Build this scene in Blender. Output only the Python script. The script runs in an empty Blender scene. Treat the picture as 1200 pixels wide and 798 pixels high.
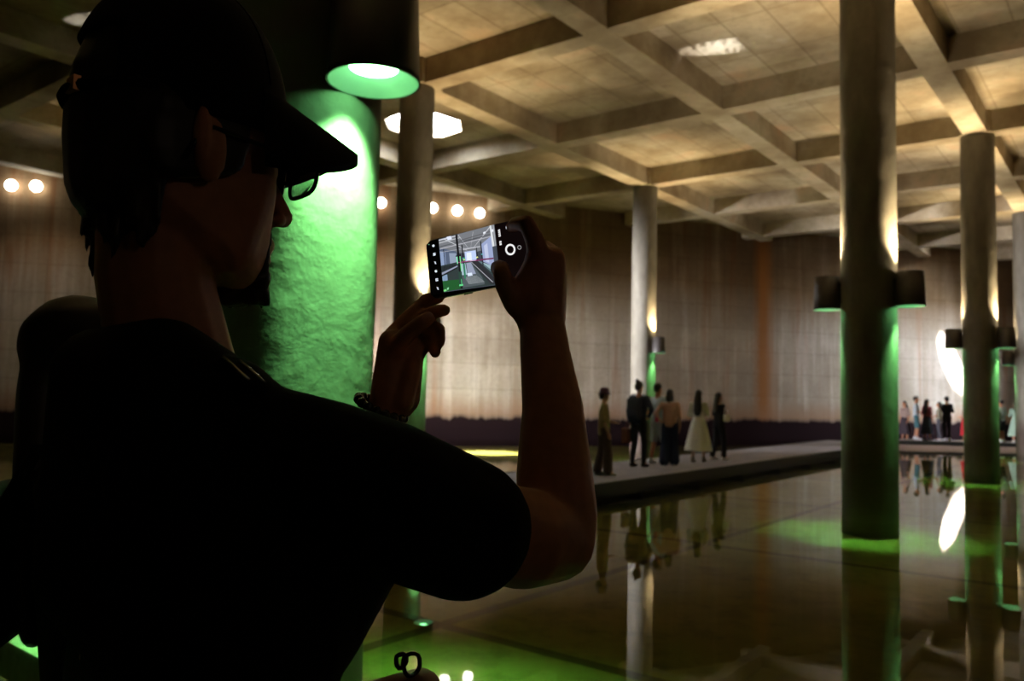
import bpy, bmesh, math, random
from mathutils import Vector, Matrix, noise
random.seed(7)
sc = bpy.context.scene
COL = sc.collection
# ------------------------------------------------------------------ camera
FPX, PITCH, ROLL, CAMZ = 955.8, 0.0651, 0.0224, 1.70
fwd = Vector((0, math.cos(PITCH), math.sin(PITCH)))
r_ = Vector((1, 0, 0)); u_ = r_.cross(fwd)
rt = math.cos(ROLL)*r_ + math.sin(ROLL)*u_
up = -math.sin(ROLL)*r_ + math.cos(ROLL)*u_
CM = Matrix((rt, up, -fwd)).transposed()
cam = bpy.data.cameras.new('camera'); camo = bpy.data.objects.new('camera', cam); COL.objects.link(camo)
camo.matrix_world = Matrix.Translation((0, 0, CAMZ)) @ CM.to_4x4()
cam.sensor_width = 36; cam.lens = 36*FPX/1200; cam.clip_start = .05; cam.clip_end = 200
cam.dof.use_dof = True; cam.dof.focus_distance = 0.95; cam.dof.aperture_fstop = 7.5
sc.camera = camo
# ------------------------------------------------------------------ world, sun, exposure
sc.view_settings.view_transform = 'Standard'; sc.view_settings.look = 'None'
sc.view_settings.gamma = 1; sc.view_settings.exposure = 1.0
w = bpy.data.worlds.new('world'); sc.world = w; w.use_nodes = True
w.node_tree.nodes['Background'].inputs[0].default_value = (.86, .93, 1, 1)
w.node_tree.nodes['Background'].inputs[1].default_value = 14.0
def light(kind, name, loc, energy, color, target=None, **kw):
    l = bpy.data.lights.new(name, kind); l.energy = energy; l.color = color
    for k, v in kw.items(): setattr(l, k, v)
    o = bpy.data.objects.new(name, l); o.location = loc; COL.objects.link(o)
    if target is not None: o.rotation_euler = (Vector(target)-Vector(loc)).to_track_quat('-Z', 'Y').to_euler()
    return o
SUND = Vector((1.9, 4.7, -9.1))
light('SUN', 'sun', (0, 0, 30), 60.0, (1, .96, .9), target=Vector((0, 0, 30))+SUND, angle=.02)
# unseen spot added beyond the frame for daylight from the left
light('SPOT', 'left_daylight_spot', (-16.5, 21.0, 3.0), 36000, (.96, .93, .94), target=(4.8, 28.0, 1.8),
      spot_size=math.radians(34), spot_blend=.6, shadow_soft_size=.7)
light('SPOT', 'ceiling_fill_spot', (11.5, 24.2, .06), 900, (1.0, .86, .66), target=(11.0, 23.6, 8), spot_size=math.radians(112), spot_blend=.7, shadow_soft_size=.5)  # unseen upward spot added at water level to brighten the ceiling
light('SPOT', 'ceiling_fill_spot', (4.9, 15.4, .06), 600, (1.0, .84, .62), target=(4.6, 15.2, 8), spot_size=math.radians(118), spot_blend=.8, shadow_soft_size=.5)  # second added spot, lifts the ceiling bays nearer the camera
light('SPOT', 'rear_fill_spot', (6.0, -4.0, 3.4), 9, (1, .72, .5), target=(0, 1, 1.8), spot_size=math.radians(30), spot_blend=.8, shadow_soft_size=.3)  # unseen warm fill added behind the camera to lift the man's skin
light('SPOT', 'far_wall_fill_spot', (27.0, 31.0, 3.6), 3600, (.88, .93, 1.0), target=(18.6, 37.0, 2.6),
      spot_size=math.radians(60), spot_blend=.9, shadow_soft_size=.6)  # unseen bluish spot added to brighten the far right wall
cy = sc.cycles
cy.max_bounces = 6; cy.diffuse_bounces = 3; cy.glossy_bounces = 3; cy.transmission_bounces = 4; cy.transparent_max_bounces = 8
cy.sample_clamp_indirect = 4.0; cy.use_denoising = True; cy.caustics_reflective = False; cy.caustics_refractive = False
try: cy.denoiser = 'OPENIMAGEDENOISE'
except Exception: pass
# ------------------------------------------------------------------ grid of the hall, in metres
SU = 6.65
B0 = Vector((-2.117, 17.602)); DI = Vector((3.130, 4.029)); DJ = Vector((3.669, -2.853))
def W(i, j): return B0 + DI*i + DJ*j
TD = DI.normalized(); ND = DJ.normalized()
SOFF, SLAB = CAMZ+SU, CAMZ+SU+.55
WATER, FLOOR = 0.0, -0.22
COLR = .383
def px(x, y, Y):
    v = CM @ Vector(((x-600)/FPX, -(y-399)/FPX, -1.0))
    return Vector((0, 0, CAMZ)) + v*(Y/v.y)
ROOM = [(-22, 24.6), (-4.6, 28.2), (10.4, 34.2), (26, 39.6), (31, 22), (29, -8), (-22, -8)]
def inside(p):
    c = False; n = len(ROOM)
    for k in range(n):
        x1, y1 = ROOM[k]; x2, y2 = ROOM[(k+1) % n]
        if (y1 > p[1]) != (y2 > p[1]) and p[0] < (x2-x1)*(p[1]-y1)/(y2-y1)+x1: c = not c
    return c
# ------------------------------------------------------------------ helpers
def tag(o, label=None, cat=None, group=None, kind=None):
    if label: o['label'] = label
    if cat: o['category'] = cat
    if group: o['group'] = group
    if kind: o['kind'] = kind
    return o
def link(name, me, mat, parent=None, smooth=False):
    me.materials.clear()
    if mat: me.materials.append(mat)
    if smooth:
        for p in me.polygons: p.use_smooth = True
    o = bpy.data.objects.new(name, me); COL.objects.link(o)
    if parent:
        o.parent = parent
    return o
def frombm(name, bm, mat, parent=None, smooth=False):
    bmesh.ops.recalc_face_normals(bm, faces=bm.faces)
    me = bpy.data.meshes.new(name); bm.to_mesh(me); bm.free()
    return link(name, me, mat, parent, smooth)
def empty(name, loc=(0, 0, 0), rz=0):
    o = bpy.data.objects.new(name, None); o.location = loc; o.rotation_euler = (0, 0, rz)
    o.empty_display_size = .1; COL.objects.link(o); return o
def localise(root):
    """children were modelled in world space: keep them there"""
    bpy.context.view_layer.update()
    inv = root.matrix_world.inverted()
    for c in root.children: c.matrix_parent_inverse = inv
def hexa(bm, pts):
    v = [bm.verts.new(p) for p in pts]
    for f in ((0, 1, 2, 3), (7, 6, 5, 4), (0, 4, 5, 1), (1, 5, 6, 2), (2, 6, 7, 3), (3, 7, 4, 0)):
        bm.faces.new([v[k] for k in f])
def boxdir(bm, a, b, wid, z0, z1):
    """a bar from plan point a to b, wid wide"""
    a = Vector(a); b = Vector(b); d = (b-a).normalized(); n = Vector((-d.y, d.x))*wid/2
    q = [a+n, a-n, b-n, b+n]
    hexa(bm, [(p.x, p.y, z0) for p in q] + [(p.x, p.y, z1) for p in q])
def box(bm, c, s, M=None):
    M = M or Matrix.Identity(3); c = Vector(c)
    q = []
    for z in (-1, 1):
        for x, y in ((-1, -1), (1, -1), (1, 1), (-1, 1)):
            q.append(c + M @ Vector((x*s[0]/2, y*s[1]/2, z*s[2]/2)))
    hexa(bm, q)
def lathe(bm, prof, seg=32, c=(0, 0, 0), cap=True):
    rings = []
    for r, z in prof:
        rings.append([bm.verts.new((c[0]+r*math.cos(2*math.pi*k/seg), c[1]+r*math.sin(2*math.pi*k/seg), c[2]+z)) for k in range(seg)])
    for a, b in zip(rings, rings[1:]):
        for k in range(seg): bm.faces.new((a[k], a[(k+1) % seg], b[(k+1) % seg], b[k]))
    if cap:
        bm.faces.new(rings[0][::-1]); bm.faces.new(rings[-1])
def hull(bm, balls, seg=12):
    """convex hull of balls (centre, radius or (rx,ry,rz), optional 3x3)"""
    t = bmesh.new()
    for b in balls:
        c, r = Vector(b[0]), b[1]
        M = b[2] if len(b) > 2 else Matrix.Identity(3)
        if not hasattr(r, '__len__'): r = (r, r, r)
        for i in range(seg):
            for j in range(1, seg//2):
                th = 2*math.pi*i/seg; ph = math.pi*j/(seg//2)
                t.verts.new(c + M @ Vector((r[0]*math.cos(th)*math.sin(ph), r[1]*math.sin(th)*math.sin(ph), r[2]*math.cos(ph))))
        t.verts.new(c + M @ Vector((0, 0, r[2]))); t.verts.new(c - M @ Vector((0, 0, r[2])))
    res = bmesh.ops.convex_hull(t, input=t.verts)
    bad = [e for e in res['geom_interior'] if isinstance(e, bmesh.types.BMVert)]
    bmesh.ops.delete(t, geom=bad, context='VERTS')
    me = bpy.data.meshes.new('t'); t.to_mesh(me); t.free(); bm.from_mesh(me); bpy.data.meshes.remove(me)
def chain(bm, pts, seg=12):
    for a, b in zip(pts, pts[1:]): hull(bm, [a, b], seg)
def fuse(name, bm, voxel, mat, parent=None, smooth=3, fac=.6):
    """union of overlapping closed shapes as one continuous skin"""
    bmesh.ops.recalc_face_normals(bm, faces=bm.faces)
    me = bpy.data.meshes.new('t'); bm.to_mesh(me); bm.free()
    o = bpy.data.objects.new('t', me); COL.objects.link(o)
    m = o.modifiers.new('r', 'REMESH'); m.mode = 'VOXEL'; m.voxel_size = voxel
    if smooth:
        s = o.modifiers.new('s', 'SMOOTH'); s.iterations = smooth; s.factor = fac
    dg = bpy.context.evaluated_depsgraph_get(); dg.update()
    me2 = bpy.data.meshes.new_from_object(o.evaluated_get(dg))
    bpy.data.objects.remove(o); bpy.data.meshes.remove(me)
    me2.name = name
    return link(name, me2, mat, parent, True)
def tube(bm, pts, r, seg=8, closed=False):
    pts = [Vector(p) for p in pts]; rings = []; n = len(pts)
    prev = None
    for k, p in enumerate(pts):
        d = (pts[(k+1) % n]-pts[k-1]) if closed else (pts[min(k+1, n-1)]-pts[max(k-1, 0)])
        d.normalize()
        a = prev or Vector((0, 0, 1))
        if abs(a.dot(d)) > .95: a = Vector((1, 0, 0))
        s = (a - d*a.dot(d)).normalized(); t = d.cross(s); prev = s
        rr = r[k] if hasattr(r, '__len__') else r
        rings.append([bm.verts.new(p + s*math.cos(2*math.pi*q/seg)*rr + t*math.sin(2*math.pi*q/seg)*rr) for q in range(seg)])
    pr = list(zip(rings, rings[1:])) + ([(rings[-1], rings[0])] if closed else [])
    for a, b in pr:
        for q in range(seg): bm.faces.new((a[q], a[(q+1) % seg], b[(q+1) % seg], b[q]))
    if not closed: bm.faces.new(rings[0][::-1]); bm.faces.new(rings[-1])
# ------------------------------------------------------------------ materials
class N:
    def __init__(s, name):
        s.m = bpy.data.materials.new(name); s.m.use_nodes = True
        s.t = s.m.node_tree; s.b = s.t.nodes['Principled BSDF']; s.out = s.t.nodes['Material Output']
    def n(s, typ, **kw):
        x = s.t.nodes.new(typ)
        for k, v in kw.items():
            if k.startswith('i_'):
                key = k[2:]; key = int(key) if key.isdigit() else key
                x.inputs[key].default_value = v
            else: setattr(x, k, v)
        return x
    def l(s, a, b): s.t.links.new(a, b)
    def ramp(s, src, stops, interp='LINEAR'):
        r = s.n('ShaderNodeValToRGB'); e = r.color_ramp; e.interpolation = interp
        while len(e.elements) < len(stops): e.elements.new(.5)
        for q, (p, c) in zip(e.elements, stops):
            q.position = p; q.color = (*c, 1) if hasattr(c, '__len__') else (c, c, c, 1)
        s.l(src, r.inputs[0]); return r.outputs[0]
    def mix(s, a, b, f, mode='MIX'):
        x = s.n('ShaderNodeMix', data_type='RGBA', blend_type=mode)
        for v, k in ((f, 0), (a, 6), (b, 7)):
            if hasattr(v, 'is_output'): s.l(v, x.inputs[k])
            elif k == 0: x.inputs[0].default_value = v
            else: x.inputs[k].default_value = (*v, 1)
        return x.outputs[2]
    def coords(s, rot=0, scale=(1, 1, 1)):
        tc = s.n('ShaderNodeTexCoord'); mp = s.n('ShaderNodeMapping')
        mp.inputs['Rotation'].default_value = (0, 0, rot); mp.inputs['Scale'].default_value = scale
        s.l(tc.outputs['Object'], mp.inputs[0]); return mp.outputs[0]
    def noise(s, co, scale, detail=4, rough=.6, dist=0):
        x = s.n('ShaderNodeTexNoise', i_Scale=scale, i_Detail=detail, i_Roughness=rough, i_Distortion=dist)
        s.l(co, x.inputs['Vector']); return x.outputs['Fac']
    def bump(s, h, strength, dist):
        b = s.n('ShaderNodeBump', i_Strength=strength, i_Distance=dist); s.l(h, b.inputs['Height']); s.l(b.outputs[0], s.b.inputs['Normal'])
    def math(s, op, a, b=0):
        x = s.n('ShaderNodeMath', operation=op)
        for v, k in ((a, 0), (b, 1)):
            if hasattr(v, 'is_output'): s.l(v, x.inputs[k])
            else: x.inputs[k].default_value = v
        return x.outputs[0]
def plain(name, col, rough=.7, metal=0, var=.15, scale=20, spec=.5, coat=0):
    m = N(name); co = m.coords(); f = m.noise(co, scale)
    c = m.ramp(f, [(.3, tuple(x*(1-var) for x in col)), (.7, tuple(min(1, x*(1+var)) for x in col))])
    m.l(c, m.b.inputs['Base Color']); m.b.inputs['Roughness'].default_value = rough; m.b.inputs['Metallic'].default_value = metal
    m.b.inputs['Specular IOR Level'].default_value = spec
    m.bump(f, .15, .002)
    return m.m
GA = math.atan2(DI.y, DI.x)
def ceiling_mat(name, joints=True):
    m = N(name); co = m.coords(-GA)
    big = m.noise(m.coords(0), .55, 5, .6); fine = m.noise(m.coords(0), 7, 6, .7)
    c = m.ramp(big, [(.32, (.24, .175, .105)), (.5, (.42, .34, .23)), (.66, (.60, .53, .41))])
    r = m.noise(m.coords(0, (1, 1, 1)), 1.1, 3, .5)
    c = m.mix(c, (.50, .24, .11), m.ramp(r, [(.58, 0.0), (.75, .45)]))
    c = m.mix(c, (.2, .16, .11), m.ramp(fine, [(.5, 0.0), (.8, .5)]))
    if joints:
        b = m.n('ShaderNodeTexBrick', i_Scale=1.0); b.offset = 0; m.l(co, b.inputs['Vector'])
        b.inputs['Brick Width'].default_value = 1.8; b.inputs['Row Height'].default_value = .9; b.inputs['Mortar Size'].default_value = .02
        b.inputs['Color1'].default_value = (.68, .66, .64, 1); b.inputs['Color2'].default_value = (1, 1, 1, 1); b.inputs['Mortar'].default_value = (.4, .34, .28, 1)
        c = m.mix(c, b.outputs['Color'], .6, 'MULTIPLY')
    m.l(c, m.b.inputs['Base Color']); m.b.inputs['Roughness'].default_value = .85
    m.bump(fine, .4, .01); return m.m
def wall_mat():
    m = N('stained_wall_concrete')
    sep = m.n('ShaderNodeSeparateXYZ'); tc = m.n('ShaderNodeTexCoord'); m.l(tc.outputs['Object'], sep.inputs[0])
    x, z = sep.outputs[0], sep.outputs[2]
    big = m.noise(m.coords(0), .35, 5, .6)
    c = m.ramp(big, [(.3, (.36, .30, .24)), (.55, (.50, .44, .37)), (.75, (.60, .56, .50))])
    st = m.noise(m.coords(0, (1, 1, .045)), 2.1, 5, .65)          # vertical runs
    c = m.mix(c, (.74, .70, .66), m.ramp(m.math('MULTIPLY', st, m.math('ADD', .62, m.math('MULTIPLY', big, .76))), [(.50, 0.0), (.68, .65)]))
    st2 = m.noise(m.coords(0, (1, 1, .05)), 1.3, 4, .6, .3)
    c = m.mix(c, (.40, .20, .10), m.ramp(m.math('MULTIPLY', st2, m.math('ADD', .7, m.math('MULTIPLY', big, .6))), [(.54, 0.0), (.70, .75)]))
    fine = m.noise(m.coords(0), 9, 6, .7)
    c = m.mix(c, (.2, .16, .12), m.ramp(fine, [(.45, 0.0), (.8, .35)]))
    # shuttering joints
    cb = m.n('ShaderNodeCombineXYZ'); m.l(x, cb.inputs[0]); m.l(z, cb.inputs[1])
    b = m.n('ShaderNodeTexBrick', i_Scale=1.0); b.offset = 0; m.l(cb.outputs[0], b.inputs['Vector'])
    b.inputs['Brick Width'].default_value = 1.25; b.inputs['Row Height'].default_value = .92; b.inputs['Mortar Size'].default_value = .018
    b.inputs['Mortar Smooth'].default_value = .6
    b.inputs['Color1'].default_value = (.84, .84, .84, 1); b.inputs['Color2'].default_value = (1, 1, 1, 1); b.inputs['Mortar'].default_value = (.5, .46, .42, 1)
    c = m.mix(c, b.outputs['Color'], .55, 'MULTIPLY')
    # darker, browner upper wall: the weaker light there is put into the colour
    up_ = m.n('ShaderNodeMapRange'); m.l(m.math('ADD', z, m.math('MULTIPLY', big, 1.6)), up_.inputs[0])
    up_.inputs[1].default_value = 5.0; up_.inputs[2].default_value = 7.2
    c = m.mix(c, m.mix(c, (.50, .38, .26), 1.0, 'MULTIPLY'), up_.outputs[0])
    # orange run at the buried column
    ox = m.math('ABSOLUTE', m.math('SUBTRACT', m.math('ADD', x, m.math('MULTIPLY', fine, .35)), 10.75))
    om = m.ramp(ox, [(.12, .85), (.55, 0.0)])
    c = m.mix(c, (.34, .13, .03), om)
    # tide band
    tz = m.math('ADD', z, m.math('MULTIPLY', m.math('SUBTRACT', st, .5), .5))
    tm = m.n('ShaderNodeMapRange'); m.l(tz, tm.inputs[0]); tm.inputs[1].default_value = .97; tm.inputs[2].default_value = .76
    c = m.mix(c, (.020, .011, .014), tm.outputs[0])
    rim = m.n('ShaderNodeMapRange'); m.l(tz, rim.inputs[0]); rim.inputs[1].default_value = 1.7; rim.inputs[2].default_value = .9
    rr = m.math('MULTIPLY', rim.outputs[0], m.math('SUBTRACT', 1.0, tm.outputs[0]))
    c = m.mix(c, (.36, .2, .12), m.math('MULTIPLY', rr, .7))
    m.l(c, m.b.inputs['Base Color']); m.b.inputs['Roughness'].default_value = .95; m.b.inputs['Specular IOR Level'].default_value = .05
    m.bump(fine, .4, .02); return m.m
def column_mat():
    m = N('rough_column_concrete')
    sep = m.n('ShaderNodeSeparateXYZ'); tc = m.n('ShaderNodeTexCoord'); m.l(tc.outputs['Object'], sep.inputs[0]); z = sep.outputs[2]
    big = m.noise(m.coords(0, (1, 1, .35)), 1.6, 6, .62)
    c = m.ramp(big, [(.3, (.09, .078, .06)), (.55, (.18, .165, .135)), (.75, (.29, .27, .235))])
    fine = m.noise(m.coords(0), 14, 6, .7)
    c = m.mix(c, (.14, .11, .08), m.ramp(fine, [(.52, 0.0), (.8, .6)]))
    tz = m.math('ADD', z, m.math('MULTIPLY', m.math('SUBTRACT', big, .5), .9))
    tm = m.n('ShaderNodeMapRange'); m.l(tz, tm.inputs[0]); tm.inputs[1].default_value = 1.35; tm.inputs[2].default_value = .8
    c = m.mix(c, (.07, .045, .035), tm.outputs[0])
    m.l(c, m.b.inputs['Base Color']); m.b.inputs['Roughness'].default_value = .75
    lump = m.noise(m.coords(0), 3.5, 6, .6, .2)
    h = m.math('ADD', m.math('MULTIPLY', lump, 1.0), m.math('MULTIPLY', fine, .25))
    m.bump(h, .5, .022); return m.m
def floor_mat():
    m = N('basin_floor')
    big = m.noise(m.coords(0), .25, 6, .62, .5)
    c = m.ramp(big, [(.32, (.15, .16, .03)), (.5, (.33, .33, .08)), (.7, (.5, .44, .2))])
    b = m.n('ShaderNodeTexBrick', i_Scale=1.0); b.offset = 0; m.l(m.coords(-GA), b.inputs['Vector'])
    b.inputs['Brick Width'].default_value = 5.1; b.inputs['Row Height'].default_value = 4.65; b.inputs['Mortar Size'].default_value = .07
    b.inputs['Color1'].default_value = (.75, .75, .75, 1); b.inputs['Color2'].default_value = (1, 1, 1, 1); b.inputs['Mortar'].default_value = (.12, .1, .08, 1)
    c = m.mix(c, b.outputs['Color'], .85, 'MULTIPLY')
    fine = m.noise(m.coords(0), 3, 6, .7)
    c = m.mix(c, (.03, .03, .01), m.ramp(fine, [(.5, 0.0), (.75, .6)]))
    m.l(c, m.b.inputs['Base Color']); m.b.inputs['Roughness'].default_value = .9
    return m.m
def water_mat():
    m = N('still_water'); m.t.nodes.remove(m.b)
    fr = m.n('ShaderNodeFresnel', i_IOR=1.34); tr = m.n('ShaderNodeBsdfTransparent'); tr.inputs[0].default_value = (.86, .86, .68, 1)
    gl = m.n('ShaderNodeBsdfAnisotropic'); gl.inputs['Roughness'].default_value = .012; gl.inputs[0].default_value = (.95, .95, .92, 1)
    nz = m.noise(m.coords(0), 1.7, 3, .5); bp = m.n('ShaderNodeBump', i_Strength=.05, i_Distance=.012)
    m.l(nz, bp.inputs['Height']); m.l(bp.outputs[0], gl.inputs['Normal']); m.l(bp.outputs[0], fr.inputs['Normal'])
    ms = m.n('ShaderNodeMixShader'); m.l(fr.outputs[0], ms.inputs[0]); m.l(tr.outputs[0], ms.inputs[1]); m.l(gl.outputs[0], ms.inputs[2])
    m.l(ms.outputs[0], m.out.inputs[0]); return m.m
def emis(name, col, s):
    m = N(name); m.b.inputs['Base Color'].default_value = (*col, 1)
    m.b.inputs['Emission Color'].default_value = (*col, 1); m.b.inputs['Emission Strength'].default_value = s; return m.m
def skin_mat(name, col):
    m = N(name); f = m.noise(m.coords(), 60, 5)
    m.l(m.ramp(f, [(.3, tuple(v*.85 for v in col)), (.7, tuple(v*1.1 for v in col))]), m.b.inputs['Base Color'])
    m.b.inputs['Roughness'].default_value = .55; m.bump(f, .2, .0006); return m.m
M_slab = ceiling_mat('ceiling_concrete'); M_beam = ceiling_mat('beam_concrete', False)
M_wall = wall_mat(); M_col = column_mat(); M_floor = floor_mat(); M_water = water_mat()
M_deck = plain('grey_deck', (.22, .21, .245), .6, var=.25, scale=3)
M_plank = plain('green_black_planks', (.05, .06, .045), .6, var=.3, scale=6)
M_kerb = plain('pale_kerb', (.33, .36, .24), .7, var=.2, scale=12)
M_dark = plain('dark_steel', (.02, .02, .02), .6, var=.2)
M_lampbody = plain('lamp_body_paint', (.045, .04, .04), .45, var=.15)
M_lampin = plain('lamp_inner_paint', (.5, .5, .5), .25, var=.03)
M_green = emis('green_lamp_lens', (.25, 1, .35), 14); M_warm = emis('warm_lamp_lens', (1, .8, .5), 8)
M_globe = emis('round_lamp_glow', (1, .95, .82), 7)

# ------------------------------------------------------------------ room shell
def wall(name, pts, mat=M_wall):
    bm = bmesh.new()
    for a, b in zip(pts, pts[1:]):
        a = Vector(a); b = Vector(b)
        n = max(1, int((b-a).length/1.5))
        d = (b-a).normalized(); o = Vector((-d.y, d.x))*.4
        q = [a, b, b+o, a+o]
        hexa(bm, [(p.x, p.y, FLOOR-.2) for p in q] + [(p.x, p.y, SLAB+.3) for p in q])
    return tag(frombm(name, bm, mat), kind='structure')
wall('wall_back', [ROOM[1], ROOM[2], ROOM[3]])
wall('wall_left', [ROOM[0], ROOM[1]])
wall('wall_right', [ROOM[3], ROOM[4], ROOM[5]])
wall('wall_front', [ROOM[5], ROOM[6]])
wall('wall_side', [ROOM[6], ROOM[0]])
bm = bmesh.new(); bm.faces.new([bm.verts.new((x, y, FLOOR)) for x, y in ROOM])
tag(frombm('floor', bm, M_floor), kind='structure')
bm = bmesh.new(); bm.faces.new([bm.verts.new((x, y, WATER)) for x, y in ROOM])
wo = frombm('water', bm, M_water)
if wo.data.polygons[0].normal.z < 0: wo.data.flip_normals()
tag(wo, 'shallow still olive-green water covering the hall floor and mirroring the columns', 'water', kind='stuff')
# skylights : openings in the slab
SKY = [(-2.52, 21.68, 1.08, 0.0), (19.15, 34.8, .66, 0.0)]
ceiling = empty('ceiling', (0, 0, SLAB)); tag(ceiling, kind='structure')
bm = bmesh.new()
xs = [-23, -5.0, 0.0, 17.5, 22.3, 32]; ys = [-9, 19.2, 24.3, 32.6, 37.4, 41]
holes = {(1, 1): SKY[0], (3, 3): SKY[1]}
for i in range(5):
    for j in range(5):
        x0, x1, y0, y1 = xs[i], xs[i+1], ys[j], ys[j+1]
        if (i, j) in holes:
            hx, hy, hr, ha = holes[(i, j)]; K = 16
            def ring(z, oc):
                out = []
                for k in range(K):
                    a = 2*math.pi*k/K + math.pi/8
                    if oc:
                        r = hr*math.cos(math.pi/8)/math.cos(((a-math.pi/8+ha) % (math.pi/4))-math.pi/8)
                        out.append(bm.verts.new((hx+r*math.cos(a), hy+r*math.sin(a), z)))
                    else:
                        c, s = math.cos(a), math.sin(a)
                        tx = ((x1 if c > 0 else x0)-hx)/c if abs(c) > 1e-6 else 1e9
                        ty = ((y1 if s > 0 else y0)-hy)/s if abs(s) > 1e-6 else 1e9
                        t = min(tx, ty); out.append(bm.verts.new((hx+t*c, hy+t*s, z)))
                return out
            cx = [(x0, y0), (x1, y0), (x1, y1), (x0, y1)]
            o1, i1, i2 = ring(SLAB, 0), ring(SLAB, 1), ring(SLAB+.3, 1)
            cang = [math.atan2(y-hy, x-hx) % (2*math.pi) for x, y in cx]
            for k in range(K):
                k2 = (k+1) % K
                a0 = (2*math.pi*k/K+math.pi/8) % (2*math.pi); a1 = a0+2*math.pi/K
                mid = [bm.verts.new((*cx[q], SLAB)) for q in range(4) if a0 < cang[q] < a1 or a0 < cang[q]+2*math.pi < a1]
                bm.faces.new([i1[k], o1[k]]+mid+[o1[k2], i1[k2]])
                bm.faces.new([i1[k], i1[k2], i2[k2], i2[k]])
            o2 = [bm.verts.new((v.co.x, v.co.y, SLAB+.3)) for v in o1]
            for k in range(K):
                k2 = (k+1) % K
                a0 = (2*math.pi*k/K+math.pi/8) % (2*math.pi); a1 = a0+2*math.pi/K
                mid = [bm.verts.new((*cx[q], SLAB+.3)) for q in range(4) if a0 < cang[q] < a1 or a0 < cang[q]+2*math.pi < a1]
                bm.faces.new([i2[k], o2[k]]+mid+[o2[k2], i2[k2]])
        else:
            for z in (SLAB, SLAB+.3):
                bm.faces.new([bm.verts.new(p+(z,)) for p in ((x0, y0), (x1, y0), (x1, y1), (x0, y1))])
slab = frombm('slab', bm, M_slab, ceiling); 
IS = [-3, -2, -.92, 0, 1, 2, 2.96, 3.9, 5.0, 6.0]; JS = [-4.2, -3.2, -2.14, -1.05, 0, 1, 2, 3, 4, 5]
def clipline(p, d, half=.25):
    best = []; cur = None; s = -60.0
    n = Vector((-d.y, d.x))*half
    while s < 60:
        q = p+d*s; ok = inside(q+n) and inside(q-n) and q.y > -7.8
        if ok and cur is None: cur = s
        if not ok and cur is not None: best.append((cur, s-.08)); cur = None
        s += .08
    return [(p+d*a, p+d*b) for a, b in best if b-a > .6]
for j in JS:
    for a, b in clipline(W(0, j), TD):
        bm = bmesh.new(); boxdir(bm, a, b, .52, SOFF, SLAB+.02); frombm('beam', bm, M_beam, ceiling)
for i in IS:
    for a, b in clipline(W(i, 0), ND):
        bm = bmesh.new(); boxdir(bm, a, b, .48, SOFF+.006, SLAB+.02); frombm('beam', bm, M_beam, ceiling)
COLS = {(-2, 0), (0, 0), (2, 0), (-2, 2), (0, 2), (2, 2), (4, 2), (0, -2), (0, 4), (2, 4)}
for i, j in COLS:
    p = W(i, -2.14 if j == -2 else j); bm = bmesh.new()
    boxdir(bm, p-TD*.34, p+TD*.34, .68, SOFF+.003, SLAB+.02); frombm('column_head', bm, M_beam, ceiling)
localise(ceiling)

# ------------------------------------------------------------------ columns and their lamps
colmesh = None
CL = {(-2, 2): 'massive nearest round concrete column behind the cap peak, bathed in green light',
      (0, 2): 'tall thick dark round column standing in the water right of centre',
      (2, 2): 'dark round column near the right edge with a lamp on both sides',
      (4, 2): 'round column cut by the right edge of the frame',
      (0, 0): 'shadowy round column between the green column and the phone',
      (2, 0): 'slim pale round column behind the group on the walkway',
      (0, -2): 'round concrete column hidden behind the photographer in the cap',
      (-2, 0): 'round concrete column left of the photographer, outside the frame',
      (0, 4): 'round concrete column out of frame right, nearest to the camera',
      (2, 4): 'round concrete column out of frame right, farther back'}
for (i, j) in sorted(COLS):
    p = W(i, -2.14 if j == -2 else j)
    if (i, j) == (0, 0): p = p+Vector((-.09, 0))
    if colmesh is None:
        bm = bmesh.new(); seg = 64; nz = 90
        prof = [(COLR, -.2+(SOFF+.2)*k/nz) for k in range(nz+1)]
        lathe(bm, prof, seg)
        for v in bm.verts:
            r = Vector((v.co.x, v.co.y, 0))
            if r.length > .1:
                q = v.co
                dlt = .004*noise.noise(q*1.3)+.004*noise.noise(q*4.1)
                v.co += r.normalized()*dlt
        o = frombm('concrete_column', bm, M_col, None, True); colmesh = o.data
        for f in colmesh.polygons: f.use_smooth = len(f.vertices) < 10
    else:
        o = bpy.data.objects.new('concrete_column', colmesh); COL.objects.link(o)
    o.location = (p.x, p.y, 0); o.rotation_euler.z = [0, 2.4][(i//2) % 2]+i
    tag(o, CL[(i, j)], 'column', 'round columns of the hall')
LZ0, LZ1 = 3.06, 3.555
lampproto = None
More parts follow.
